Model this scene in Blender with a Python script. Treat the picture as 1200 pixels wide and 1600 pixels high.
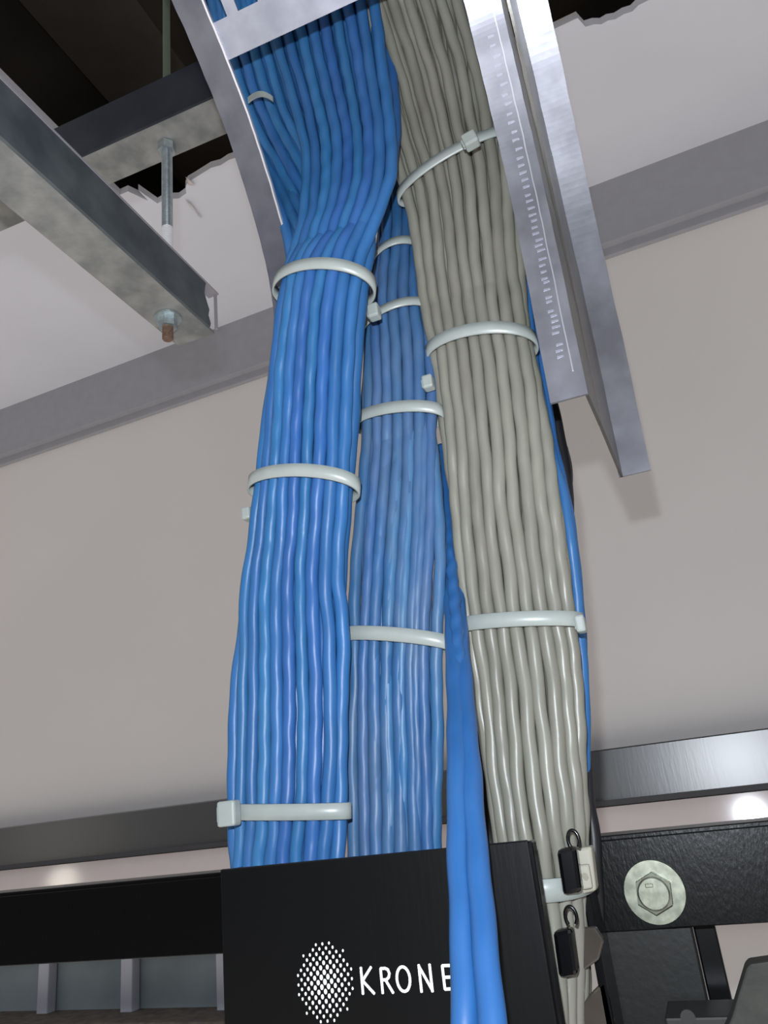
import bpy, bmesh, math, random
from mathutils import Vector, Matrix, noise
random.seed(7)
C = bpy.context.scene
for o in list(bpy.data.objects): bpy.data.objects.remove(o)
H = 1.75                                    # eye height of the phone above the floor

# ------------------------------------------------------------------ camera (pose recovered from the vanishing points)
F, CX, CY = 1209.0, 600.0, 800.0
def _d(px, py): return Vector((px-CX, -(py-CY), -F))
_Z = _d(250, -2300).normalized()
_X = -_d(-3070, 1700); _X = (_X-_Z*_X.dot(_Z)).normalized()
_Y = _Z.cross(_X)
R = Matrix((_X, _Y, _Z))
cam = bpy.data.cameras.new('camera'); camo = bpy.data.objects.new('camera', cam); C.collection.objects.link(camo)
M = R.to_4x4(); M.translation = (0, 0, H); camo.matrix_world = M
cam.sensor_fit = 'VERTICAL'; cam.sensor_height = 24; cam.lens = 24*F/1600; cam.clip_start = .01
C.camera = camo
def PY(px, py, y): r = R@_d(px, py); r = r*(y/r[1]); r.z += H; return r     # point of the plane at distance y
def PZ(px, py, z): r = R@_d(px, py); r = r*((z-H)/r[2]); r.z += H; return r
def PX(px, py, x): r = R@_d(px, py); r = r*(x/r[0]); r.z += H; return r

C.view_settings.view_transform = 'Standard'; C.view_settings.look = 'None'
C.view_settings.exposure = 0; C.view_settings.gamma = 1; C.view_settings.use_curve_mapping = False

# ------------------------------------------------------------------ world and lights
w = bpy.data.worlds.new('World'); C.world = w; w.use_nodes = True
nt = w.node_tree; nt.nodes.clear()
out = nt.nodes.new('ShaderNodeOutputWorld'); bg = nt.nodes.new('ShaderNodeBackground')
tc = nt.nodes.new('ShaderNodeTexCoord'); sp = nt.nodes.new('ShaderNodeSeparateXYZ'); cr = nt.nodes.new('ShaderNodeValToRGB')
mr = nt.nodes.new('ShaderNodeMapRange'); mr.inputs[1].default_value = -1; mr.inputs[2].default_value = 1
nt.links.new(tc.outputs['Generated'], sp.inputs[0]); nt.links.new(sp.outputs['Z'], mr.inputs[0])
nt.links.new(mr.outputs[0], cr.inputs[0]); nt.links.new(cr.outputs[0], bg.inputs[0]); nt.links.new(bg.outputs[0], out.inputs[0])
cr.color_ramp.elements[0].color = (.93, .86, .81, 1); cr.color_ramp.elements[1].color = (.62, .68, .80, 1)
cr.color_ramp.elements[0].position = .22; cr.color_ramp.elements[1].position = .8
cr.color_ramp.elements.new(.5).color = (.06, .06, .062, 1); cr.color_ramp.elements.new(.42).color = (.09, .085, .08, 1)
bg.inputs[1].default_value = 1.1

def lamp(name, kind, loc, energy, color, **k):
    l = bpy.data.lights.new(name, kind); l.energy = energy; l.color = color
    for a, b in k.items(): setattr(l, a, b)
    o = bpy.data.objects.new(name, l); o.location = loc; C.collection.objects.link(o); return o
fl = R@Vector((-.011, .045, .002)); fl.z += H
lamp('phone_flash', 'POINT', fl, 10.5, (.86, .92, 1.0), shadow_soft_size=.004)
# low lamp on the left whose glow shows in the glossy wall panel
lamp('side_lamp', 'POINT', (-2.90, -.27, H+.062), 1.3, (1.0, .93, .8), shadow_soft_size=.06)

# ------------------------------------------------------------------ materials
def mat(name, col, rough=.5, metal=0, var=.0, vscale=40, bump=0, bscale=200, spec=.5, col2=None, stretch=(1,1,1), obvar=0, coat=0, dust=None, duststr=0, dscale=14):
    m = bpy.data.materials.new(name); m.use_nodes = True; n = m.node_tree.nodes; L = m.node_tree.links
    b = n['Principled BSDF']; b.inputs['Roughness'].default_value = rough; b.inputs['Metallic'].default_value = metal
    b.inputs['Specular IOR Level'].default_value = spec; b.inputs['Coat Weight'].default_value = coat; b.inputs['Coat Roughness'].default_value = .25
    t = n.new('ShaderNodeTexCoord'); mp = n.new('ShaderNodeMapping'); mp.inputs['Scale'].default_value = stretch
    L.new(t.outputs['Object'], mp.inputs[0])
    nz = n.new('ShaderNodeTexNoise'); nz.inputs['Scale'].default_value = vscale; nz.inputs['Detail'].default_value = 5
    L.new(mp.outputs[0], nz.inputs['Vector'])
    rp = n.new('ShaderNodeValToRGB'); rp.color_ramp.elements[0].position = .35; rp.color_ramp.elements[1].position = .68
    c2 = col2 or tuple(min(1, c*(1+var)) for c in col)
    c1 = tuple(c*(1-var) for c in col) if not col2 else col
    rp.color_ramp.elements[0].color = (*c1, 1); rp.color_ramp.elements[1].color = (*c2, 1)
    L.new(nz.outputs['Fac'], rp.inputs[0]); last = rp.outputs[0]
    if dust:
        nd = n.new('ShaderNodeTexNoise'); nd.inputs['Scale'].default_value = dscale; nd.inputs['Detail'].default_value = 8; nd.inputs['Roughness'].default_value = .7
        L.new(mp.outputs[0], nd.inputs['Vector'])
        r2 = n.new('ShaderNodeMapRange'); r2.inputs[1].default_value = .42; r2.inputs[2].default_value = .72; r2.inputs[4].default_value = duststr
        L.new(nd.outputs['Fac'], r2.inputs[0])
        mx = n.new('ShaderNodeMix'); mx.data_type = 'RGBA'; L.new(r2.outputs[0], mx.inputs[0]); L.new(last, mx.inputs[6]); mx.inputs[7].default_value = (*dust, 1); last = mx.outputs[2]
    if obvar:
        oi = n.new('ShaderNodeObjectInfo'); hv = n.new('ShaderNodeHueSaturation')
        r3 = n.new('ShaderNodeMapRange'); r3.inputs[3].default_value = 1-obvar; r3.inputs[4].default_value = 1+obvar
        L.new(oi.outputs['Random'], r3.inputs[0]); L.new(r3.outputs[0], hv.inputs['Value'])
        ml = n.new('ShaderNodeMath'); ml.operation = 'MULTIPLY'; ml.inputs[1].default_value = 7.31; fr = n.new('ShaderNodeMath'); fr.operation = 'FRACT'
        L.new(oi.outputs['Random'], ml.inputs[0]); L.new(ml.outputs[0], fr.inputs[0])
        r4 = n.new('ShaderNodeMapRange'); r4.inputs[3].default_value = .5-obvar*.10; r4.inputs[4].default_value = .5+obvar*.03
        L.new(fr.outputs[0], r4.inputs[0]); L.new(r4.outputs[0], hv.inputs['Hue']); L.new(last, hv.inputs['Color']); last = hv.outputs[0]
    L.new(last, b.inputs['Base Color'])
    if bump:
        nb = n.new('ShaderNodeTexNoise'); nb.inputs['Scale'].default_value = bscale; nb.inputs['Detail'].default_value = 3; L.new(mp.outputs[0], nb.inputs['Vector'])
        bp = n.new('ShaderNodeBump'); bp.inputs['Strength'].default_value = bump; bp.inputs['Distance'].default_value = .001
        L.new(nb.outputs['Fac'], bp.inputs['Height']); L.new(bp.outputs[0], b.inputs['Normal'])
    return m
WALL = mat('wall_paint', (.685,.67,.655), .6, var=.02, vscale=3)
CEIL = mat('ceiling_paint', (.62,.635,.69), .7, var=.03, vscale=5)
FASC = mat('fascia_paint', (.31,.315,.345), .6, var=.03)
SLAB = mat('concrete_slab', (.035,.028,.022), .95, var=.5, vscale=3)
EDGE = mat('broken_plaster', (.55,.5,.48), .9, var=.15, vscale=60, bump=.5)
GLOSS = mat('pink_gloss_panel', (.70,.63,.62), .085, var=.01, spec=.6)
BARM = mat('satin_dark_bar', (.010,.011,.011), .31, var=.03, vscale=30, spec=1.0, bump=.05, bscale=300, stretch=(1,1,.1))
BLACK = mat('black_powder_coat', (.0018,.0019,.002), .28, bump=.12, bscale=900, stretch=(1,1,.35), spec=.2)
PANEL = mat('black_panel_paint', (.0015,.0017,.002), .34, spec=.3, bump=.05, bscale=500, stretch=(1,1,.1))
BPLAS = mat('black_plastic', (.002,.002,.0025), .22, spec=.4)
SMOKE = mat('smoked_plastic', (.05,.042,.034), .2, var=.2)
BEIGE = mat('beige_plastic', (.30,.29,.23), .4)
BARM.node_tree.nodes['Principled BSDF'].inputs['IOR'].default_value = 1.9
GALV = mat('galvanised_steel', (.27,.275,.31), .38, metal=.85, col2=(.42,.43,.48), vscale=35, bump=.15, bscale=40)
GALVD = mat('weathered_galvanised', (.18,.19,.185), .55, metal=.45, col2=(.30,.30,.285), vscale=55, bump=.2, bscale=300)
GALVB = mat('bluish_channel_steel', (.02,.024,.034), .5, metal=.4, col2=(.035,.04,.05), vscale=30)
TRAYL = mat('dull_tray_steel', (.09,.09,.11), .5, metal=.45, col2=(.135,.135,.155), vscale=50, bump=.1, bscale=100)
RUNG = mat('bright_rung_steel', (.22,.225,.265), .5, metal=.3, col2=(.30,.305,.35), vscale=60)
ZINC = mat('zinc_plated', (.42,.48,.50), .28, metal=.8, var=.15, vscale=200)
ZINCY = mat('worn_zinc_bolt', (.19,.20,.155), .38, metal=.75, var=.25, vscale=250)
RUST = mat('rusty_bolt_tip', (.12,.07,.045), .8, var=.3, vscale=400)
GREEN = mat('greenish_rod', (.10,.13,.09), .5, metal=.4)
WHITE = mat('white_paint_rod', (.62,.61,.62), .5)
BLUE = mat('blue_cable_jacket', (.020,.090,.262), .40, spec=.33, var=.08, vscale=90, obvar=.14, bump=.25, bscale=160, stretch=(1,1,.3), dust=(.06,.15,.30), duststr=.35)
BLUED = mat('dusty_blue_cable_jacket', (.026,.098,.245), .42, spec=.33, var=.08, vscale=90, obvar=.12, bump=.25, bscale=160, stretch=(1,1,.3), dust=(.13,.18,.25), duststr=.6, dscale=18)
BLUEF = mat('bright_blue_cable_jacket', (.017,.088,.245), .38, var=.04, vscale=60, bump=.1, bscale=200, obvar=.05)
GREY = mat('grey_cable_jacket', (.196,.193,.160), .36, spec=.38, var=.07, vscale=70, obvar=.10, bump=.25, bscale=160, stretch=(1,1,.3), dust=(.12,.112,.09), duststr=.5, dscale=30)
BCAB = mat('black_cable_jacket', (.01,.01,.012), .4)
NYLON = mat('nylon_tie', (.29,.32,.30), .35, var=.04, vscale=100); NYLON.node_tree.nodes['Principled BSDF'].inputs['Subsurface Weight'].default_value = .0
INK = mat('white_print', (.72,.74,.70), .6)
GLASS = mat('bluish_window_pane', (.30,.36,.38), .3, var=.2, vscale=4)
FRAME = mat('grey_window_frame', (.50,.52,.58), .5)
LEDGE = mat('speckled_brown_ledge', (.10,.085,.07), .8, var=.3, vscale=60)

# ------------------------------------------------------------------ helpers
def obj(name, bm, m, parent=None, smooth=False):
    me = bpy.data.meshes.new(name); bmesh.ops.recalc_face_normals(bm, faces=bm.faces); bm.to_mesh(me); bm.free()
    if smooth:
        for p in me.polygons: p.use_smooth = True
    for x in (m if isinstance(m, (list, tuple)) else [m]): me.materials.append(x)
    o = bpy.data.objects.new(name, me); C.collection.objects.link(o)
    if parent: o.parent = parent; o.matrix_parent_inverse = Matrix.Translation(-parent.location) if parent.type == 'EMPTY' else Matrix.Identity(4)
    return o
def tag(o, label, cat, group=None):
    o['label'] = label; o['category'] = cat
    if group: o['group'] = group
    return o
def thing(name, loc, label, cat, group=None):
    o = bpy.data.objects.new(name, None); o.empty_display_size = .01; C.collection.objects.link(o); o.location = loc
    return tag(o, label, cat, group)
def struct(name, bm, m, parent=None):
    o = obj(name, bm, m, parent)
    if not parent: o['kind'] = 'structure'
    return o
def box(bm, x0, x1, y0, y1, z0, z1, bev=0, mi=0):
    vs = [bm.verts.new((x, y, z)) for x in (x0, x1) for y in (y0, y1) for z in (z0, z1)]
    fs = [bm.faces.new([vs[i] for i in q]) for q in ((0,1,3,2),(4,6,7,5),(0,4,5,1),(2,3,7,6),(0,2,6,4),(1,5,7,3))]
    for f in fs: f.material_index = mi
    if bev:
        es = list({e for f in fs for e in f.edges})
        bmesh.ops.bevel(bm, geom=es, offset=bev, segments=2, profile=.5, affect='EDGES')
    return vs
def prism(bm, pts, vec, bev=0):          # polygon (3D points) extruded by vec
    a = [bm.verts.new(p) for p in pts]; f = bm.faces.new(a)
    r = bmesh.ops.extrude_face_region(bm, geom=[f]); nv = [v for v in r['geom'] if isinstance(v, bmesh.types.BMVert)]
    bmesh.ops.translate(bm, verts=nv, vec=vec)
    if bev:
        es = list({e for v in a+nv for e in v.link_edges}); bmesh.ops.bevel(bm, geom=es, offset=bev, segments=2, profile=.5, affect='EDGES')
def cyl(bm, p0, p1, r0, r1=None, n=24):
    p0 = Vector(p0); p1 = Vector(p1); r1 = r0 if r1 is None else r1
    t = (p1-p0).normalized(); u = t.orthogonal().normalized(); v = t.cross(u)
    A = [bm.verts.new(p0+(u*math.cos(2*math.pi*i/n)+v*math.sin(2*math.pi*i/n))*r0) for i in range(n)]
    B = [bm.verts.new(p1+(u*math.cos(2*math.pi*i/n)+v*math.sin(2*math.pi*i/n))*r1) for i in range(n)]
    for i in range(n): bm.faces.new((A[i], A[(i+1)%n], B[(i+1)%n], B[i]))
    bm.faces.new(A[::-1]); bm.faces.new(B)
def cr_(p, t):                               # Catmull-Rom through list p of tuples/vectors at parameter t in 0..len-1
    i = min(int(t), len(p)-2); u = t-i
    a, b, c, d = p[max(i-1, 0)], p[i], p[i+1], p[min(i+2, len(p)-1)]
    return tuple(.5*((2*b[k])+(-a[k]+c[k])*u+(2*a[k]-5*b[k]+4*c[k]-d[k])*u*u+(-a[k]+3*b[k]-3*c[k]+d[k])*u**3) for k in range(len(b)))
def tube(name, pts, r, m, sides=12, lump=.045, pitch=.03, phase=0, parent=None):
    bm = bmesh.new(); pts = [Vector(p) for p in pts]; prev = None; u = None; s = 0
    for i, p in enumerate(pts):
        t = (pts[min(i+1, len(pts)-1)]-pts[max(i-1, 0)]).normalized()
        if u is None: u = t.orthogonal()
        u = (u-t*u.dot(t)).normalized(); v = t.cross(u)
        if i: s += (p-pts[i-1]).length
        rr = r*(1+.02*noise.noise((s*40, phase, 0)))
        ring = []
        for k in range(sides):
            a = 2*math.pi*k/sides
            q = rr*(1+lump*math.sin(a+phase-2*math.pi*s/pitch)+lump*.5*math.sin(2*a-phase+2*math.pi*s/(pitch*1.7)))
            ring.append(bm.verts.new(p+(u*math.cos(a)+v*math.sin(a))*q))
        if prev:
            for k in range(sides): bm.faces.new((prev[k], prev[(k+1)%sides], ring[(k+1)%sides], ring[k]))
        else: bm.faces.new(ring[::-1])
        prev = ring
    bm.faces.new(prev)
    return obj(name, bm, m, parent, smooth=True)

# ------------------------------------------------------------------ the room
def yaw(o): o.matrix_world = Matrix.Translation((0, YW, 0))@Matrix.Rotation(math.radians(-2.2), 4, 'Z')@Matrix.Translation((0, -YW, 0)); return o
YW, ZC = 1.3, 1.077+H
zl, zu = .716*YW+H, .828*YW+H
bm = bmesh.new(); box(bm, -3.4, 2.2, YW, YW+.1, 0, ZC+.0); yaw(struct('wall_back', bm, WALL))
bm = bmesh.new(); box(bm, -3.4, 2.2, YW-.030, YW, zl+.012, ZC); box(bm, -3.4, 2.2, YW-.012, YW, zl-.004, zl+.012)
yaw(struct('trim_1', bm, FASC))
# ceiling with the ragged opening
def ragged(x0, x1, y, n, amp, seed):
    r = random.Random(seed); return [(x0+(x1-x0)*i/n, y+r.uniform(-amp, amp)*(0 if i in (0, n) else 1)) for i in range(n+1)]
HX0, HX1, HY0, HY1 = -.735, .32, -.25, .918
far = []
for px, py in ((150,300),(180,288),(200,299),(216,297),(232,314),(246,318),(259,311),(280,310),(291,302),(290,292),(294,284),(306,277),(330,262),(345,258),(357,250),(366,247),(392,238)):
    q = PZ(px, py, ZC); far.append((q.x, q.y))
far = [f for f in far if f[0] > HX0+.01]
far = [(HX0, far[0][1])]+far+ragged(far[-1][0]+.03, PZ(905, 44, ZC).x, .905, 8, .006, 3)[0:]
e0 = PZ(905, 44, ZC)
for px, py in ((915,42),(928,38),(940,38),(950,32),(962,30),(975,22),(988,18),(998,8),(1010,2),(1030,-8)):
    q = PZ(px, py, ZC); far.append((q.x, q.y))
far = sorted(set(far)); far.append((HX1, far[-1][1]))
bm = bmesh.new()
X0, X1, Y0 = -3.4, 2.2, -2.0; T = .014
def slabq(pts):
    prism(bm, [(x, y, ZC) for x, y in pts], (0, 0, T))
for a, b in zip(far[:-1], far[1:]): 
    if b[0]-a[0] > 1e-5: slabq([(a[0], a[1]), (b[0], b[1]), (b[0], YW+.1), (a[0], YW+.1)])
slabq([(X0, Y0), (HX0, Y0), (HX0, YW+.1), (X0, YW+.1)]); slabq([(HX1, Y0), (X1, Y0), (X1, YW+.1), (HX1, YW+.1)])
slabq([(HX0, Y0), (HX1, Y0), (HX1, HY0), (HX0, HY0)])
struct('ceiling', bm, CEIL)
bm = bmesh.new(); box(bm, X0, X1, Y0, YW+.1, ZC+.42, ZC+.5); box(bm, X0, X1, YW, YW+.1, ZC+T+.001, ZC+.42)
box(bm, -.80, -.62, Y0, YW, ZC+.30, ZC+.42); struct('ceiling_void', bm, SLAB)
# torn paper at the opening
for (a, b, c, d, lb) in (((289,312),(297,318),(313,341),(300,326),'small torn shred of ceiling paper hanging beside the threaded rod'),
                     ((290,276),(296,281),(303,289),(294,288),'curled brown flake of plaster at the lip of the ceiling hole'),):
    bm = bmesh.new(); prism(bm, [PZ(*q, ZC-.002) for q in (a, b, c, d)], (.002, 0, -.003)); tag(obj('paper_shred', bm, EDGE), lb, 'debris')
# lower wall: satin bar, glossy panel, window, ledge
zb0, zb1 = -.018+H, .056+H
bm = bmesh.new(); box(bm, -3.4, 2.2, YW-.035, YW-.0, zb0, zb1, .002); yaw(struct('trim_2', bm, BARM))
bm = bmesh.new(); box(bm, -3.4, 2.2, YW-.042, YW-.036, zb0-.006, zb0+.002); yaw(struct('trim_3', bm, mat('dull_bar_lip', (.045,.045,.05), .6)))
bm = bmesh.new(); prism(bm, [(-3.4, YW-.022, zb0-.008), (2.2, YW-.022, zb0-.008), (2.2, YW-.0315, -.19+H), (-3.4, YW-.0315, -.19+H)], (0, .021, 0)); yaw(struct('trim_4', bm, GLOSS))
bm = bmesh.new(); box(bm, -3.4, -.6, YW-.006, YW-.002, -.28+H, -.192+H); win = yaw(struct('window_1', bm, GLASS))
for px in (56, 192, 348, -90):
    bm = bmesh.new(); x = PY(px, 1550, YW).x; box(bm, x-.014, x+.012, YW-.03, YW-.008, -.28+H, -.192+H, .002); obj('window_frame', bm, FRAME, win)
bm = bmesh.new(); box(bm, -3.4, -.6, YW-.10, YW-.001, -.34+H, -.278+H, .003); yaw(struct('trim_5', bm, LEDGE))

# ------------------------------------------------------------------ strut channels, rod, bolt
ZB = .369+H
chx0, chx1 = -.3165, -.280
ch = thing('strut_channel', (chx1, .44, ZB), 'long grey steel channel hanging below the ceiling at left, bolted near its end', 'metal channel')
ye = PX(338, 506, chx1).y
bm = bmesh.new(); tk = .0022
box(bm, chx0, chx1-tk-.0001, -.5, ye, ZB, ZB+tk); box(bm, chx0, chx0+tk, -.5, ye+.001, ZB+tk, ZB+.041)
obj('channel_base', bm, GALVD, ch)
bm = bmesh.new(); yj = ye-.008
pts = [(-.5, 0), (yj-.001, 0)]+[(yj+a, z) for a, z in ((.0, .004), (-.003, .010), (-.0015, .016), (-.005, .022), (-.008, .028), (-.007, .034), (-.0055, .039))]+[(-.5, .039)]
prism(bm, [(chx1-tk, y, ZB+tk*0+z) for y, z in pts], (tk, 0, 0)); obj('channel_side', bm, mat('dark_channel_side', (.055,.066,.075), .55, metal=.3, col2=(.10,.115,.12), vscale=40), ch)
bm = bmesh.new(); box(bm, chx1-.009, chx1+.0005, -.5, ye+.004, ZB+.039, ZB+.0405); box(bm, chx1-.003, chx1-.001, ye+.002, ye+.004, ZB+.006, ZB+.039)
obj('channel_lip', bm, mat('pale_channel_lip', (.34,.32,.34), .5, metal=.3), ch)
# rod
rx, ry = PZ(262, 496, ZB).x, PZ(262, 496, ZB).y
ry2 = ry
rod = thing('threaded_rod', (rx, ry, ZB), 'steel threaded rod hanging from the ceiling hole down through the left channel', 'threaded rod')
def threaded(bm, x, y, z0, z1, r, pitch=.0016, n=16):
    k = int((z1-z0)/pitch*2); prev = None
    for i in range(k+1):
        z = z0+(z1-z0)*i/k; rr = r*(1 if i % 2 else .90)
        ring = [bm.verts.new((x+rr*math.cos(2*math.pi*j/n), y+rr*math.sin(2*math.pi*j/n), z)) for j in range(n)]
        if prev:
            for j in range(n): bm.faces.new((prev[j], prev[(j+1)%n], ring[(j+1)%n], ring[j]))
        else: bm.faces.new(ring[::-1])
        prev = ring
    bm.faces.new(prev)
zch2 = PY(124, 244, .393).z
bm = bmesh.new(); threaded(bm, rx, ry, ZB+.002, ZB+.086, .0044); obj('lower_shank', bm, WHITE, rod)['label'] = 'white painted lower stretch'
bm = bmesh.new(); threaded(bm, rx, ry, ZB+.086, zch2+.065, .0045); obj('middle_shank', bm, ZINC, rod)
bm = bmesh.new(); threaded(bm, rx, ry, zch2+.065, ZC+.419, .0033); obj('upper_shank', bm, GREEN, rod)['label'] = 'dull green upper stretch'
bm = bmesh.new(); cyl(bm, (rx, ry, ZB-.0018), (rx, ry, ZB-.0002), .0105); obj('washer', bm, ZINC, rod)
bm = bmesh.new(); cyl(bm, (rx, ry, ZB-.0095), (rx, ry, ZB-.0018), .0073, n=6); obj('nut', bm, ZINC, rod)
bm = bmesh.new(); threaded(bm, rx, ry, ZB-.020, ZB-.0095, .0042); obj('rod_tip', bm, RUST, rod)['label'] = 'rusty threaded tip'
# channel 2, along the wall direction
c2 = thing('cross_channel', (rx, ry, zch2), 'dark bluish steel channel crossing the ceiling hole behind the curved tray rail', 'metal channel')
y2a = .393; y2b = PZ(180, 284, zch2).y
bm = bmesh.new(); box(bm, -.62, .25, y2a, y2a+tk, zch2, zch2+.046); box(bm, -.62, .25, y2a+tk, y2a+.012, zch2+.044, zch2+.046); obj('channel_side', bm, GALVB, c2)
bm = bmesh.new(); box(bm, -.62, .25, y2a+tk, y2b, zch2, zch2+tk); obj('channel_base', bm, GALVD, c2)
bm = bmesh.new(); cyl(bm, (rx, ry, zch2-.0085), (rx, ry, zch2-.0005), .0075, n=6); obj('nut', bm, ZINC, c2)

# ------------------------------------------------------------------ cable tray drop-out
# side profile of the tray in (Y, Z): runs overhead from behind the camera, then turns down
prof = [(-.30,.505),(-.10,.505),(.05,.500),(.13,.488),(.19,.468),(.23,.447),(.251,.4335),(.2665,.4225),(.2795,.4118),(.2925,.4005),(.304,.3885),(.3135,.376),(.3225,.363),(.332,.3475),(.340,.332),(.346,.3165),(.350,.300),(.352,.280),(.352,.240),(.352,.180)]
def prof_at(t): y, z = cr_(prof, t); return y, z
NP = 130
def strip(bm, xa, xb, off0, off1, tend=len(prof)-1, n=NP, dent=False, t0=0, lean=0, xc=0, xd=0):
    # slab between x=xa..xb, from off0 to off1 along the outward (far side) normal of the profile
    prev = None; rows = []
    for i in range(n+1):
        t = t0+(tend-t0)*i/n; y, z = prof_at(t); y2, z2 = prof_at(min(t+.02, len(prof)-1)); y1, z1 = prof_at(max(t-.02, 0))
        dy, dz = y2-y1, z2-z1; l = math.hypot(dy, dz); ny, nz = -dz/l, dy/l      # outward: away from the camera and up
        jx = .0003*noise.noise((t*2, xa*50, 0)); jn = 0
        q = [bm.verts.new((x+jx, y+ny*(o+jn), H+z+nz*(o+jn))) for x, o in ((xa+lean*(z-.177), off0), (xb+lean*(z-.177), off0), (xb+xd+lean*(z-.177), off1), (xa+xc+lean*(z-.177), off1))]
        if prev:
            for k in range(4): bm.faces.new((prev[k], prev[(k+1)%4], q[(k+1)%4], q[k]))
        else: bm.faces.new(q[::-1])
        prev = q
    bm.faces.new(prev)
xr = -.0105
tray = thing('cable_ladder', (-.1, .35, H+.177), 'galvanised cable ladder bending down from overhead around the blue and grey cables', 'cable tray')
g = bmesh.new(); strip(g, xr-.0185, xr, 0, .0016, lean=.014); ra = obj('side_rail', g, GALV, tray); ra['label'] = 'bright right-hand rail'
# the dented strip of slots pressed in the inner flange
g = bmesh.new()
r = random.Random(4)
zz_ = .385
while zz_ > .205:
    zz_ -= .0036+.0010*r.random()
    t = min((abs(cr_(prof, k*.05)[1]-zz_), k*.05) for k in range(120, 380))[1]
    y, z = prof_at(t); y2, z2 = prof_at(t+.02); dy, dz = y2-y, z2-z; l = math.hypot(dy, dz); ty, tz = dy/l, dz/l; ny, nz = -tz, ty
    wd = .0030+.0014*r.random(); a = .0007; xo = xr-.0112+.001*r.random()+.014*(z-.177)
    c = Vector((xo, y, H+z)); T_ = Vector((0, ty, tz)); N_ = Vector((0, ny, nz))
    prism(g, [c+T_*a-N_*.0003, c+Vector((wd, 0, 0))+T_*a*.6-N_*.0003, c+Vector((wd, 0, 0))-T_*a*.6-N_*.0003, c-T_*a-N_*.0003], N_*.0004)
obj('pressed_ticks', g, mat('rubbed_tick_metal', (.34,.34,.40), .45, metal=.5), ra)
g = bmesh.new(); strip(g, xr-.0052, xr-.0045, -.0004, 0, tend=18.7, t0=2, lean=.014); obj('pressed_ridge', g, mat('rubbed_ridge_metal', (.45,.45,.50), .4, metal=.6), ra)
yBr = 1.343
g = bmesh.new(); strip(g, xr-.0016, xr+.0001, .0016, .040, lean=.014, xc=.002, xd=.002); obj('rail_web', g, mat('dark_web_steel', (.10,.098,.095), .35, metal=.75, col2=(.17,.165,.155), vscale=25, stretch=(1,1,.2)), ra)
g = bmesh.new()
def strip2(bm, xa, xb, o0, o1, zend):
    strip(bm, xa, xb, o0, o1)
    # a step lower end for the deep part of the rail
g2 = bmesh.new()
# outer flange, 0.12 behind the inner one, deep web between them
strip(g, xr+.0030, xr+.0225, .122, .1236, lean=.034); obj('outer_flange', g, GALV, ra)
g = bmesh.new(); strip(g, xr+.0004, xr+.0021, .0401, .1230, lean=.024, xc=.0035, xd=.0035); obj('deep_web', g, mat('brownish_web_steel', (.13,.125,.115), .32, metal=.8, col2=(.24,.23,.21), vscale=18, stretch=(1,1,.15)), ra)
g2.free()
# left rail
xl0 = -.178
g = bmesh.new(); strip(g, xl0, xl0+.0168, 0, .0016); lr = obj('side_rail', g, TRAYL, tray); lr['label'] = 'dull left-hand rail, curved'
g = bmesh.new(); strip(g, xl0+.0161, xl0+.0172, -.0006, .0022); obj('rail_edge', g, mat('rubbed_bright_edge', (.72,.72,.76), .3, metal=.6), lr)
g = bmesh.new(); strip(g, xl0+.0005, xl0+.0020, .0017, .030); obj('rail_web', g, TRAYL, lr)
# rung: perforated plate across the tray in front of the cables
def tfind(px, py, x):
    q = PX(px, py, x); best = min((abs(cr_(prof, k*.01)[0]-q.y)+abs(cr_(prof, k*.01)[1]+H-q.z), k*.01) for k in range(1850)); return best[1]
trung = tfind(357, 87, xl0+.0175)
print('RUNG', PX(366,84,xl0+.0175), trung, cr_(prof, trung))
def rung(tlow, thigh):
    g = bmesh.new(); x0, x1 = xl0+.0172, xr-.0185; n = 7; sl = .012
    tb, ta = tlow, thigh; m0, m1 = ta+(tb-ta)*.30, ta+(tb-ta)*.62
    strip(g, x0, x1, .002, .0036, tb, 8, t0=m1); strip(g, x0, x1, .002, .0036, m0, 8, t0=ta)
    xs = x0
    k = 0
    while xs < x1:
        e = min(xs+.0155, x1); strip(g, xs+.0001, e, .002, .0036, m1, 8, t0=m0) if k else strip(g, xs+.0085, e, .002, .0036, m1, 8, t0=m0)
        xs = e+.0125; k += 1
    o = obj('rung', g, RUNG, tray); return o
rung(trung, trung-3.0)
rung(11.2, 10.5) if False else None

# ------------------------------------------------------------------ cable bundles
RC = .0034
def ell(a, b, n, off=0):
    K = 240; P = [(a*math.cos(2*math.pi*i/K), b*math.sin(2*math.pi*i/K)) for i in range(K+1)]
    L = [0]
    for p, q in zip(P[:-1], P[1:]): L.append(L[-1]+math.hypot(q[0]-p[0], q[1]-p[1]))
    res = []
    for i in range(n):
        s = ((i+off) % n)/n*L[-1]
        lo = max(k for k in range(K+1) if L[k] <= s+1e-12); lo = min(lo, K-1)
        u = (s-L[lo])/max(1e-9, L[lo+1]-L[lo]); res.append((P[lo][0]*(1-u)+P[lo+1][0]*u, P[lo][1]*(1-u)+P[lo+1][1]*u))
    return res
def bfor(a, per):
    lo, hi = .002, .05
    for _ in range(30):
        b = (lo+hi)/2; p = math.pi*(3*(a+b)-math.sqrt((3*a+b)*(a+3*b)))
        if p < per: lo = b
        else: hi = b
    return b
ordn = ['leftmost','second','third','fourth','fifth','sixth','seventh','eighth','ninth','tenth','eleventh','twelfth']
class Bundle: pass
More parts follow.
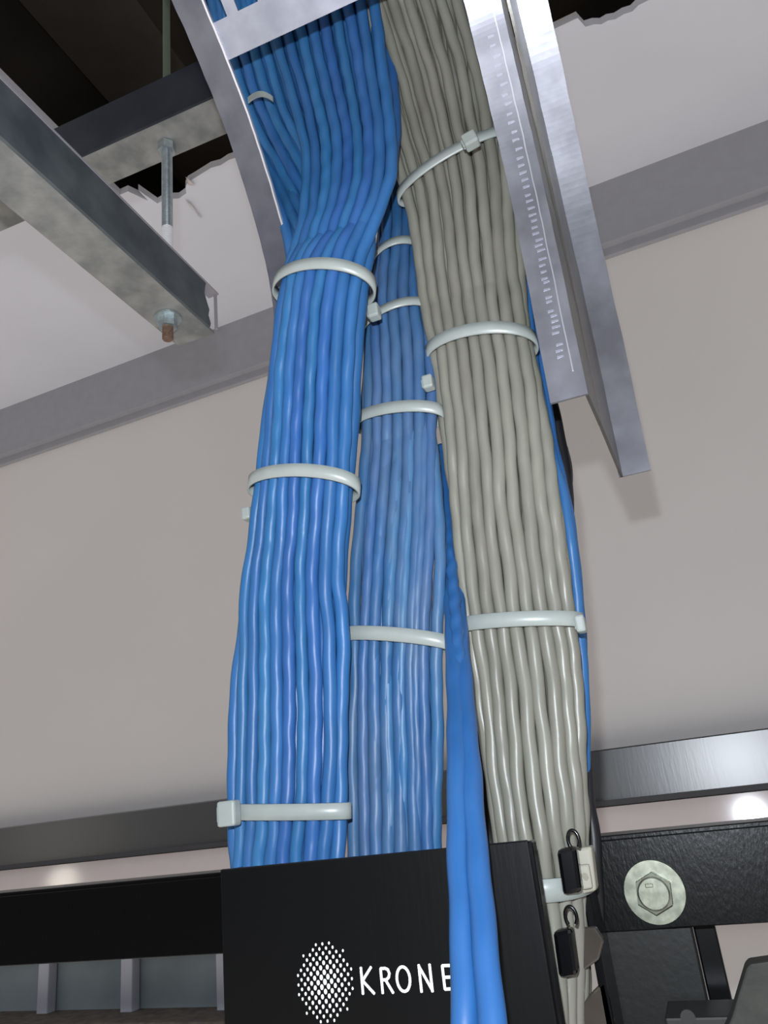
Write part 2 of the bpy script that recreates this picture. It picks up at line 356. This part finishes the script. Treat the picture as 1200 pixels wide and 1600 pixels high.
def bundle(st, N, N2, m, r, name, seed, lab_front, lab_back, grp, flat=None, hmin=.0):
    """st: (py, px_left, px_right, Y centre, flat weight) top to bottom."""
    B = Bundle(); B.c = []; rnd = random.Random(seed)
    for py, a, b, y, fw in st:
        pa, pb = PY(a, py, y), PY(b, py, y); c = (pa+pb)/2; B.c.append((c.x, c.y, c.z, (pb-pa).length/2, fw))
    ns = 16*(len(st)-1); rows = []
    ringN = []
    paths = {}; tw0 = rnd.uniform(0, 1)
    jit = [rnd.uniform(0, 100) for _ in range(N+N2)]
    B.h = []
    order = None
    for i in range(ns+1):
        t = i*(len(st)-1)/ns; x, y, z, hw, fw = cr_(B.c, t); fw = max(0, min(1, fw))
        a = hw-r; b = max(hmin, bfor(a, N*2*r*1.0)); b = min(b, .026)
        off = tw0+.45*math.sin(i*.04+seed)+.12*math.sin(i*.10+seed*2)
        R1 = ell(a, b, N, off); R2 = ell(max(.003, a-2.0*r), max(.002, b-2.0*r), N2, off*.8+.4)
        if order is None:
            # flat order: back cables (sin>0) to the left half, front ones to the right half
            allp = R1+R2
            front = [k for k in range(N+N2) if allp[k][1] < 0]; back = [k for k in range(N+N2) if allp[k][1] >= 0]
        B.h.append((x, y, z, a, b))
        for k in range(N+N2):
            u, v = (R1+R2)[k]
            if fw > 0 and flat:
                order = 1
                S = flat(k, N, N2)
                u2, v2 = S[0]*a, S[1]
                u = u*(1-fw)+u2*fw; v = v*(1-fw)+v2*fw
            jx = .0011*noise.noise((jit[k], i*.07, 1)); jy = .0007*noise.noise((jit[k], i*.10, 7))
            paths.setdefault(k, []).append(Vector((x+u+jx, y+v+jy, z)))
    # labels by place across the front at mid height
    mid = int(ns*.6)
    fr = sorted([k for k in range(N) if paths[k][mid].y < B.h[mid][1]], key=lambda k: paths[k][mid].x)
    for k in range(N+N2):
        # resample denser
        P = paths[k]; Q = []
        for i in range(len(P)-1):
            for s in range(3): Q.append(Vector(cr_([tuple(q) for q in P[max(0,i-1):i+3]], (1 if i else 0)+s/3)))
        Q.append(P[-1])
        o = tube(name, Q, r*rnd.uniform(.97, 1.09), m, phase=jit[k], pitch=.018+.014*rnd.random())
        if k in fr:
            j = fr.index(k); wd = 'leftmost' if j == 0 else ('rightmost' if j == len(fr)-1 else ordn[j]+' from left')
            tag(o, lab_front % wd, 'cable', grp)
        else: tag(o, lab_back, 'cable', grp)
    B.r = r; return B
def flatL(k, N, N2):
    lin = lambda th: 1-2*(th/math.pi) if th < math.pi else -1+2*((th-math.pi)/math.pi)
    if k < N:
        th = 2*math.pi*(k+.25)/N
        if th < math.pi: return (-.44+.53*lin(th), .002)           # far half fans out to the left
        return (.41+.57*lin(th), -.0045)
    th = 2*math.pi*(k-N+.25)/N2
    return (.01+.95*lin(th), .0100 if th < math.pi else .0050)
stL = [(-130,295,566,.275,1),(-60,310,575,.300,1),(0,318,585,.320,1),(80,334,603,.336,1),(160,362,616,.344,1),(240,402,626,.344,.85),(310,433,622,.340,.5),(370,445,600,.337,.18),(440,441,577,.338,0),
       (550,425,566,.345,0),(650,411,559,.351,0),(780,395,552,.357,0),(900,375,546,.361,0),(1000,366,546,.363,0),(1120,359,544,.365,0),(1270,358,541,.366,0),(1360,357,543,.367,0),(1500,357,543,.368,0),(1700,357,543,.370,0)]
BL = bundle(stL, 18, 20, BLUE, RC, 'data_cable', 5, 'blue cable, %s across the front of the left blue bundle', 'blue cable at the back or core of the left blue bundle', 'blue cables of the left bundle', flatL, .006)
stM = [(-100,440,640,.330,0),(100,540,650,.375,0),(250,588,665,.402,0),(330,595,664,.402,0),(390,592,664,.398,0),(480,574,666,.390,0),(560,568,678,.384,0),(650,561,687,.382,0),(800,552,697,.382,0),(1000,545,694,.382,0),(1150,542,694,.384,0),(1300,541,694,.386,0),(1500,545,700,.388,0),(1700,548,705,.390,0)]
BM = bundle(stM, 14, 9, BLUED, .0033, 'data_cable', 11, 'dusty blue cable, %s across the front of the middle bundle', 'dusty blue cable at the back or core of the middle bundle', 'blue cables of the middle bundle')
stG = [(-130,540,735,.305,0),(-60,556,748,.325,0),(0,573,765,.342,0),(100,592,785,.360,0),(200,612,800,.370,0),(300,637,812,.376,0),(450,657,822,.382,0),(550,675,832,.384,0),(650,688,852,.386,0),(750,699,873,.388,0),(850,709,889,.390,0),(970,722,904,.392,0),
       (1080,738,914,.394,0),(1200,756,919,.395,0),(1300,772,920,.396,0),(1400,785,921,.400,0),(1500,810,922,.402,0),(1600,835,922,.404,0),(1750,860,925,.406,0)]
BG = bundle(stG, 18, 12, GREY, .0034, 'data_cable', 23, 'grey cable, %s across the front of the grey bundle', 'grey cable at the back or core of the grey bundle', 'grey cables of the right bundle', None, .006)

def loose(pts, r, m, label, grp=None, name='data_cable', pitch=.03, lump=.04, ph=0):
    W = [tuple(PY(*p)) for p in pts]; n = 16*(len(W)-1)
    o = tube(name, [cr_(W, i*(len(W)-1)/n) for i in range(n+1)], r, m, sides=16, pitch=pitch, lump=lump, phase=ph); return tag(o, label, 'cable', grp)
G1 = 'loose blue cables in front of the panel'
loose([(690,700,.430),(698,800,.415),(704,900,.393),(709,1000,.366),(713,1100,.340),(715,1200,.315),(716,1300,.300),(720,1400,.285),(724,1500,.272),(727,1600,.262),(730,1720,.255),(738,1950,.245),(750,2250,.240)], .0044, BLUEF, 'bright blue cable hanging loose in front of the black panel, left of the pair', G1, ph=1)
loose([(697,700,.432),(703,800,.417),(711,900,.395),(719,1000,.368),(727,1100,.341),(735,1200,.317),(742,1300,.300),(751,1400,.284),(760,1500,.270),(769,1600,.259),(778,1720,.250),(795,1950,.242),(815,2250,.238)], .0044, BLUEF, 'bright blue cable hanging loose in front of the black panel, right of the pair', G1, pitch=.03, lump=.04, ph=3)
loose([(692,700,.430),(700,820,.400),(707,900,.382),(715,1000,.362),(722,1100,.343),(728,1200,.328),(733,1300,.312),(740,1400,.298),(745,1500,.286),(749,1600,.276),(755,1720,.27),(766,1950,.258),(780,2250,.252)], .0030, BLUEF, 'bright blue cable half hidden behind the loose pair, over the black panel', G1, pitch=.012, lump=.12)
G2 = 'blue cables beside the grey bundle'
loose([(800,330,.40),(819,425,.40),(826,490,.40),(834,562,.40),(848,637,.40),(863,712,.40),(879,769,.40),(891,844,.40),(899,910,.405),(905,980,.41),(911,1050,.415),(914,1150,.42),(912,1300,.425),(905,1440,.425),(899,1600,.425)], .0029, BLUE, 'blue cable running down the right edge of the grey bundle, inner one', G2)
loose([(826,430,.41),(843,530,.41),(851,600,.41),(862,680,.41),(876,742,.41),(890,810,.41),(899,880,.41),(905,950,.415),(910,1020,.42),(910,1150,.425),(905,1300,.43),(900,1500,.43)], .0028, BLUE, 'blue cable running down the right edge of the grey bundle, outer one', G2)
G3 = 'black cables behind the grey bundle'
loose([(845,560,.44),(865,640,.44),(880,715,.44),(886,760,.44),(888,830,.44),(893,950,.44),(902,1080,.43),(912,1180,.425),(920,1260,.42),(928,1320,.42),(935,1500,.42)], .0036, BCAB, 'black cable behind the right edge of the grey bundle', G3, 'power_cable')
loose([(880,700,.46),(888,745,.455),(884,800,.455),(886,900,.45),(890,1100,.44),(900,1300,.44)], .0030, BCAB, 'black cable bulging out beside the blue pair right of the grey bundle', G3, 'power_cable')
loose([(695,800,.43),(705,900,.43),(714,1000,.428),(731,1100,.426),(747,1200,.424),(762,1300,.422),(774,1400,.42)], .0055, BCAB, 'thick black strand added as the shadow in the gap between middle and grey bundles', G3, 'power_cable')  # dark tube added to stand in for the flash shadow in this gap

# ------------------------------------------------------------------ cable ties
def tie(B, cpx, cpy, label, wd=.0075, slope=0, ys=0, head=None, dy=0, part=None, grow=.0018, hs=1.0, hrot=0, grp='nylon cable ties on the bundles'):
    # find the station of the bundle seen at row cpy
    def row(hx): 
        v = Vector((hx[0], hx[1]-hx[4], hx[2]-H)); c = R.transposed()@v; return CY-F*c.y/-c.z
    i = min(range(len(B.h)-1), key=lambda k: abs(row(B.h[k])-cpy))
    ra, rb = row(B.h[i]), row(B.h[i+1]); u = max(-1, min(1, (cpy-ra)/(rb-ra))) if rb != ra else 0
    x, y, z, a, b = (B.h[i][k]*(1-u)+B.h[i+1][k]*u for k in range(5))
    x0, x1 = B.h[max(0, i-1)], B.h[min(len(B.h)-1, i+2)]
    ax = Vector((x1[0]-x0[0], x1[1]-x0[1], x1[2]-x0[2])).normalized(); ax = -ax if ax.z < 0 else ax
    A, Bb = a+B.r+grow, b+B.r+grow
    n = 72
    e = thing('cable_tie', (x, y, z), label, 'cable tie', grp)
    rng = range(n) if not part else [k for k in range(n+1) if part[0] <= 360*k/n <= part[1]]
    pts = []
    for k in rng:
        th = 2*math.pi*k/n; dx, dyy = A*math.cos(th), Bb*math.sin(th); pts.append(Vector((x+dx, y+dyy+dy, z+slope*dx+ys*dyy-(ax.x*dx+ax.y*dyy)*.5)))
    bm = bmesh.new(); prev = first = None; tk = .0011
    up = ax
    for k, p in enumerate(pts):
        th = 2*math.pi*list(rng)[k]/n; nn = Vector((math.cos(th)/A, math.sin(th)/Bb, 0)).normalized()
        q = [bm.verts.new(p+nn*s*tk/2+up*w_*wd/2) for s, w_ in ((1,-.92),(1,.92),(-1,1),(-1,-1))]
        if prev:
            for j in range(4): bm.faces.new((prev[j], prev[(j+1)%4], q[(j+1)%4], q[j]))
        else: first = q
        prev = q
    if not part:
        for j in range(4): bm.faces.new((prev[j], prev[(j+1)%4], first[(j+1)%4], first[j]))
    else: bm.faces.new(first[::-1]); bm.faces.new(prev)
    obj('strap', bm, NYLON, e, True)
    if head:
        hx, hy, hY, hw, hh = head; c = PY(hx, hy, hY); bm = bmesh.new()
        box(bm, c.x-hw/2, c.x+hw/2, c.y-.003, c.y+.004, c.z-hh/2, c.z+hh/2, .0012)
        box(bm, c.x-hw*.62, c.x-hw*.45, c.y-.001, c.y+.002, c.z-hh*.3, c.z+hh*.3, .0004)
        bmesh.ops.rotate(bm, verts=bm.verts, cent=c, matrix=Matrix.Rotation(hrot, 3, 'Y'))
        hd = obj('head', bm, NYLON, e)
    return e
tie(BL, 424, 430, 'white cable tie, topmost around the left blue bundle just below its fan', wd=.0068, ys=-.3, slope=-.12)
tie(BL, 475, 752, 'white cable tie around the left blue bundle at mid height, head on its left side', head=(387,803,.358,.0055,.0075), ys=-.4, slope=-.12)
tie(BL, 450, 1268, 'cable tie with large square head, lowest on the left blue bundle above the black panel', head=(357,1271,.350,.0100,.0118), wd=.0078, slope=-.05)
tie(BM, 620, 391, 'short visible cable tie, topmost on the dusty middle bundle', wd=.0068, slope=.2)
tie(BM, 625, 490, 'cable tie on the dusty middle bundle with cube head beside the left bundle', wd=.0068, head=(584,487,.352,.0068,.0088), slope=.15)
tie(BM, 624, 650, 'arched cable tie on the dusty middle bundle, left of the grey bundle', wd=.0075, ys=-.35, slope=-.1)
tie(BM, 618, 998, 'lowest cable tie on the dusty middle bundle, slightly yellowed', wd=.0078, ys=-.25, slope=-.18)
tie(BG, 690, 250, 'tilted cable tie, topmost on the grey bundle, head at upper right', wd=.0068, head=(735,219,.345,.0085,.0088), hrot=-.2, ys=-.3, slope=.2)
tie(BG, 755, 532, 'arched cable tie on the grey bundle, head poking out at its left edge', wd=.0078, head=(669,598,.372,.0062,.0082), ys=-.3, slope=-.14)
tie(BG, 812, 969, 'straight cable tie lowest on the grey bundle, head at its right edge', wd=.0078, head=(907,975,.385,.0048,.0085), slope=-.10)
tie(BG, 860, 1383, 'faint cable tie on grey cables just right of the black panel edge', wd=.0100)
e = thing('cable_tie', PY(407, 152, .326), 'scrap of white cable tie showing among fanned blue cables beside the curved rail', 'cable tie', 'nylon cable ties on the bundles')
bm = bmesh.new(); prev = None
for k in range(13):
    u = k/12; p = PY(387+39*u, 160-13*math.sin(math.pi*(u*.8+.1))-2*u, .3275-.004*math.sin(math.pi*u))
    q = [bm.verts.new(p+Vector((0, dy_, dz_))) for dy_, dz_ in ((0,-.0022),(0,.0022),(.0010,.0022),(.0010,-.0022))]
    if prev:
        for j in range(4): bm.faces.new((prev[j], prev[(j+1)%4], q[(j+1)%4], q[j]))
    else: bm.faces.new(q[::-1])
    prev = q
bm.faces.new(prev); obj('strap', bm, NYLON, e)

# ------------------------------------------------------------------ rack: panel, crossbar, upright
YP = .330
pl = thing('cable_manager', PY(600, 1600, YP), 'black metal panel with white printed name and dotted globe in front of the cable bundles', 'panel')
TL, TR = PY(342, 1361, YP), PY(836, 1309, YP)
zt = (TL.z+TR.z)/2; xpl, xpr = PY(345, 1400, YP).x, PY(824, 1312, YP).x
bm = bmesh.new(); box(bm, xpl, xpr, YP, YP+.0022, zt-.16, zt, .0006); fp = obj('front_plate', bm, PANEL, pl)
bm = bmesh.new(); box(bm, xpr-.0015, xpr+.0012, YP+.0023, YP+.011, zt-.16, zt-.0005, .0008); obj('side_flange', bm, BPLAS, pl)
bm = bmesh.new(); box(bm, xpl, xpl+.0015, YP+.0023, YP+.018, zt-.16, zt-.0005, .0005); obj('side_flange', bm, BPLAS, pl)
bm = bmesh.new(); box(bm, xpl+.002, xpr-.0016, YP+.0023, YP+.006, zt-.0022, zt-.0004); obj('top_lip', bm, mat('worn_black_lip', (.03,.032,.034), .4), pl)
# dotted globe
bm = bmesh.new(); cpt = PY(508, 1534, YP); s = (PY(609, 1534, YP)-PY(509, 1534, YP)).length/100
Rx, Rz = 46*s, 52*s
rowi = 0; zz = -Rz+.5*s
nrow = 17
for j in range(nrow):
    v = -1+2*(j+.5)/nrow
    for i in range(-7, 8):
        u = (i+(.5 if j % 2 else 0))*10.8*s/Rx
        if u*u+v*v > 1.0: continue
        d = math.sqrt(u*u+v*v); rr = (3.6-1.8*d)*s
        c = cpt+Vector((u*Rx+v*0*Rx, -.0001, v*Rz+u*.06*Rx))
        vs = [bm.verts.new(c+Vector((rr*.82*math.cos(a), 0, rr*1.12*math.sin(a)))) for a in [2*math.pi*k/12 for k in range(12)]]
        f = bm.faces.new(vs)
ex = bmesh.ops.extrude_face_region(bm, geom=list(bm.faces)); bmesh.ops.translate(bm, verts=[v for v in ex['geom'] if isinstance(v, bmesh.types.BMVert)], vec=(0, -.00015, 0))
obj('dotted_globe_emblem', bm, INK, fp)
# the printed word, drawn as strokes: (letter outlines as poly-lines on a unit cap height)
base, cap = PY(563, 1553, YP), PY(563, 1512, YP); ch_ = (cap-base).length; SW = .118
LET = {'K': [[(.07,0),(.07,1)],[(.55,1),(.10,.50),(.60,0)]],
       'R': [[(.07,0),(.07,.93),(.30,.93),(.42,.88),(.48,.73),(.43,.58),(.30,.50),(.07,.50)],[(.26,.50),(.58,0)]],
       'O': [[(.37+.32*math.cos(a), .5+.46*math.sin(a)) for a in [2*math.pi*k/28 for k in range(29)]]],
       'N': [[(.07,0),(.07,1)],[(.07,.95),(.60,.05)],[(.60,0),(.60,1)]],
       'E': [[(.52,.93),(.07,.93),(.07,.07),(.52,.07)],[(.07,.50),(.46,.50)]]}
bm = bmesh.new()
def stroke(bm, p, q, wdt, ya):
    d = Vector((q[0]-p[0], 0, q[1]-p[1])); 
    if d.length < 1e-7: return
    d.normalize(); n_ = Vector((-d.z, 0, d.x))*wdt/2; P_, Q_ = Vector((p[0], ya, p[1])), Vector((q[0], ya, q[1]))
    vs = []
    for k in range(7): a = math.pi/2+math.pi*k/6; vs.append(P_+d*math.cos(a)*wdt/2*.6+n_*math.sin(a))
    for k in range(7): a = -math.pi/2+math.pi*k/6; vs.append(Q_+d*math.cos(a)*wdt/2*.6+n_*math.sin(a))
    prism(bm, vs, (0, -.00015, 0))
sk = 0
for chh, px, sx in (('K',565,1.0),('R',596,.95),('O',621,.93),('N',657,.92),('E',694,.9)):
    ox = PY(px, 1550, YP).x
    for st_ in LET[chh]:
        for kk, (p, q) in enumerate(zip(st_[:-1], st_[1:])):
            stroke(bm, (ox+p[0]*ch_*sx, base.z+p[1]*ch_), (ox+q[0]*ch_*sx, base.z+q[1]*ch_), SW*ch_, YP-.00012-.000004*sk); sk += 1
obj('lettering', bm, INK, fp)

YB = .425
bar = thing('rack_crossbar', (0, YB, H-.045), 'black crossbar of the rack running behind the panel, with large hex bolt at right', 'rack bar')
zt2, zb2 = -.0205+H, -.0635+H
bm = bmesh.new(); box(bm, -.75, .45, YB, YB+.003, zb2, zt2-.0030, .0006); obj('bar_face', bm, BLACK, bar)
bm = bmesh.new(); box(bm, -.75, .45, YB+.0005, YB+.030, zt2-.0035, zt2-.001, .0006); obj('top_flange', bm, BLACK, bar)
bm = bmesh.new(); box(bm, -.75, .45, YB+.0005, YB+.030, zb2+.0005, zb2+.003, .0006); obj('bottom_flange', bm, BLACK, bar)
bc = PY(1023, 1393, YB); bt = thing('hex_bolt', bc, 'large hex bolt with round washer on the black crossbar at right', 'bolt')
bm = bmesh.new(); cyl(bm, bc+Vector((0, -.0022, 0)), bc+Vector((0, -.0002, 0)), .0138, .0141, 48); obj('washer', bm, ZINCY, bt)
bm = bmesh.new(); cyl(bm, bc+Vector((0, -.0085, 0)), bc+Vector((0, -.0022, 0)), .0088, .0090, 6)
bmesh.ops.rotate(bm, verts=bm.verts, cent=bc, matrix=Matrix.Rotation(.35, 3, 'Y')); hb = obj('bolt_head', bm, mat('dark_bolt_side', (.10,.105,.08), .4, metal=.7), bt)
bm = bmesh.new(); cyl(bm, bc+Vector((0, -.0090, 0)), bc+Vector((0, -.0085, 0)), .0066, .0074, 32); fc = obj('raised_face', bm, ZINCY, hb)
bm = bmesh.new()
for q in range(3):       # raised dashes stamped on the bolt face
    box(bm, bc.x-.0032+q*.0026, bc.x-.0022+q*.0026, bc.y-.0094, bc.y-.0089, bc.z-.005, bc.z-.0022)
box(bm, bc.x-.003, bc.x+.0005, bc.y-.0094, bc.y-.0089, bc.z+.0028, bc.z+.0045, .0003); obj('stamped_marks', bm, ZINCY, hb)
# upright
up = thing('rack_upright', (0, .44, 1.2), 'black rack upright below the crossbar at right, a folded steel post', 'rack post')
yu = YB+.004; xa, xb_ = PY(925, 1460, yu).x, PY(1083, 1460, yu).x
bm = bmesh.new(); box(bm, xa, xb_, yu, yu+.003, H-.30, zb2+.02, .0008); obj('front_face', bm, mat('upright_paint', (.005,.0055,.005), .45, spec=.3, bump=.1, bscale=300), up)
bm = bmesh.new(); xc = PY(1094, 1460, yu+.02).x; xd = PY(1118, 1460, yu+.02).x
box(bm, xb_-.003, xb_, yu+.0031, yu+.022, H-.30, zb2+.02); obj('side_return', bm, BPLAS, up)
bm = bmesh.new(); box(bm, xb_+.0003, xd+.001, yu+.009, yu+.012, H-.30, zb2+.02, .0008); obj('rear_flange', bm, BPLAS, up)
bm = bmesh.new(); box(bm, PY(940, 1400, yu).x-.004, PY(940,1400,yu).x, YB-.030, YB-.0002, H-.30, zt2+.001, .0008)
tag(obj('side_plate', bm, BPLAS), 'narrow glossy black side plate standing edge-on left of the bolted crossbar', 'rack plate')
# bracket at lower right corner
bk = [PY(*q, .36) for q in ((1130,1620),(1143,1590),(1166,1513),(1172,1506),(1230,1498),(1260,1640))]
bm = bmesh.new(); prism(bm, bk, (0, .012, 0), .0008); tag(obj('angled_bracket', bm, mat('dusty_dark_metal', (.018,.0185,.014), .7, var=.3, vscale=120, bump=.3)), 'dusty dark metal bracket with slanted edge in the bottom right corner', 'bracket')
bm = bmesh.new(); pA, pB = PY(1040, 1576, .41), PY(1130, 1568, .41); box(bm, pA.x, pB.x+.01, .395, .424, pA.z-.03, pA.z, .001); cyl(bm, PY(1075,1590,.3945), PY(1075,1590,.3945)+Vector((0,-.0004,0)), .003)
tag(obj('small_tab', bm, mat('dull_dark_tab', (.012,.012,.010), .6, var=.2)), 'small dark metal tab on the upright beside the slanted bracket', 'bracket')
# floor-ward edge of the wall seen through: brown counter edge
# cable manager fingers
def finger(px0, py0, px1, py1, lean, Y, label, m=BPLAS):
    e = thing('cable_guide', PY(px0, py1, Y), label, 'cable guide', 'guides beside the panel')
    a, b, c, d = PY(px0, py0, Y), PY(px1, py0-6, Y), PY(px1+lean, py1-6, Y), PY(px0+lean, py1, Y)
    bm = bmesh.new(); prism(bm, [a, b, c, d], (0, .008, 0), .0018); obj('finger', bm, m, e); return e
f1 = finger(869, 1328, 899, 1400, 10, .372, 'upper glossy black cable guide finger over grey cables, with beige clip behind')
f2 = finger(863, 1456, 893, 1530, 10, .372, 'lower glossy black cable guide finger over grey cables')
e = tag(obj('beige_clip', (lambda b: (prism(b, [PY(*q, .385) for q in ((899,1326),(924,1322),(932,1392),(908,1398))], (0, .010, 0), .0012), prism(b, [PY(*q, .382) for q in ((903,1352),(920,1350),(926,1388),(910,1391))], (0, .003, 0), .0008), cyl(b, PY(914,1370,.3818), PY(914,1370,.3822)+Vector((0,-.0006,0)), .0016), b)[-1])(bmesh.new()), BEIGE), 'beige plastic clip right of the upper black guide finger', 'clip')
bm = bmesh.new(); prism(bm, [PY(*q, .39) for q in ((892,1452),(930,1448),(944,1470),(936,1500),(915,1515),(900,1518))], (0, .004, 0), .001)
tag(obj('smoked_cover', bm, SMOKE), 'brownish smoked plastic cover right of the lower guide finger', 'cover')
bm = bmesh.new(); prism(bm, [PY(*q, .395) for q in ((905,1572),(945,1530),(960,1600),(960,1660),(905,1660))], (0, .004, 0), .001)
tag(obj('smoked_cover', bm, SMOKE), 'brownish smoked plastic piece at the very bottom beside the side plate', 'cover')
for (px, py, lb) in ((896,1312,'small black wire loop above the upper guide finger'), (892,1432,'small black wire loop between the two guide fingers')):
    c = PY(px, py, .372); W = [c+Vector((.0024*math.cos(a), 0, .0038*math.sin(a))) for a in [-.9+ (math.pi+1.8)*k/24 for k in range(25)]]
    tag(tube('wire_loop', W, .0008, BPLAS, sides=8, lump=0), lb, 'loop')
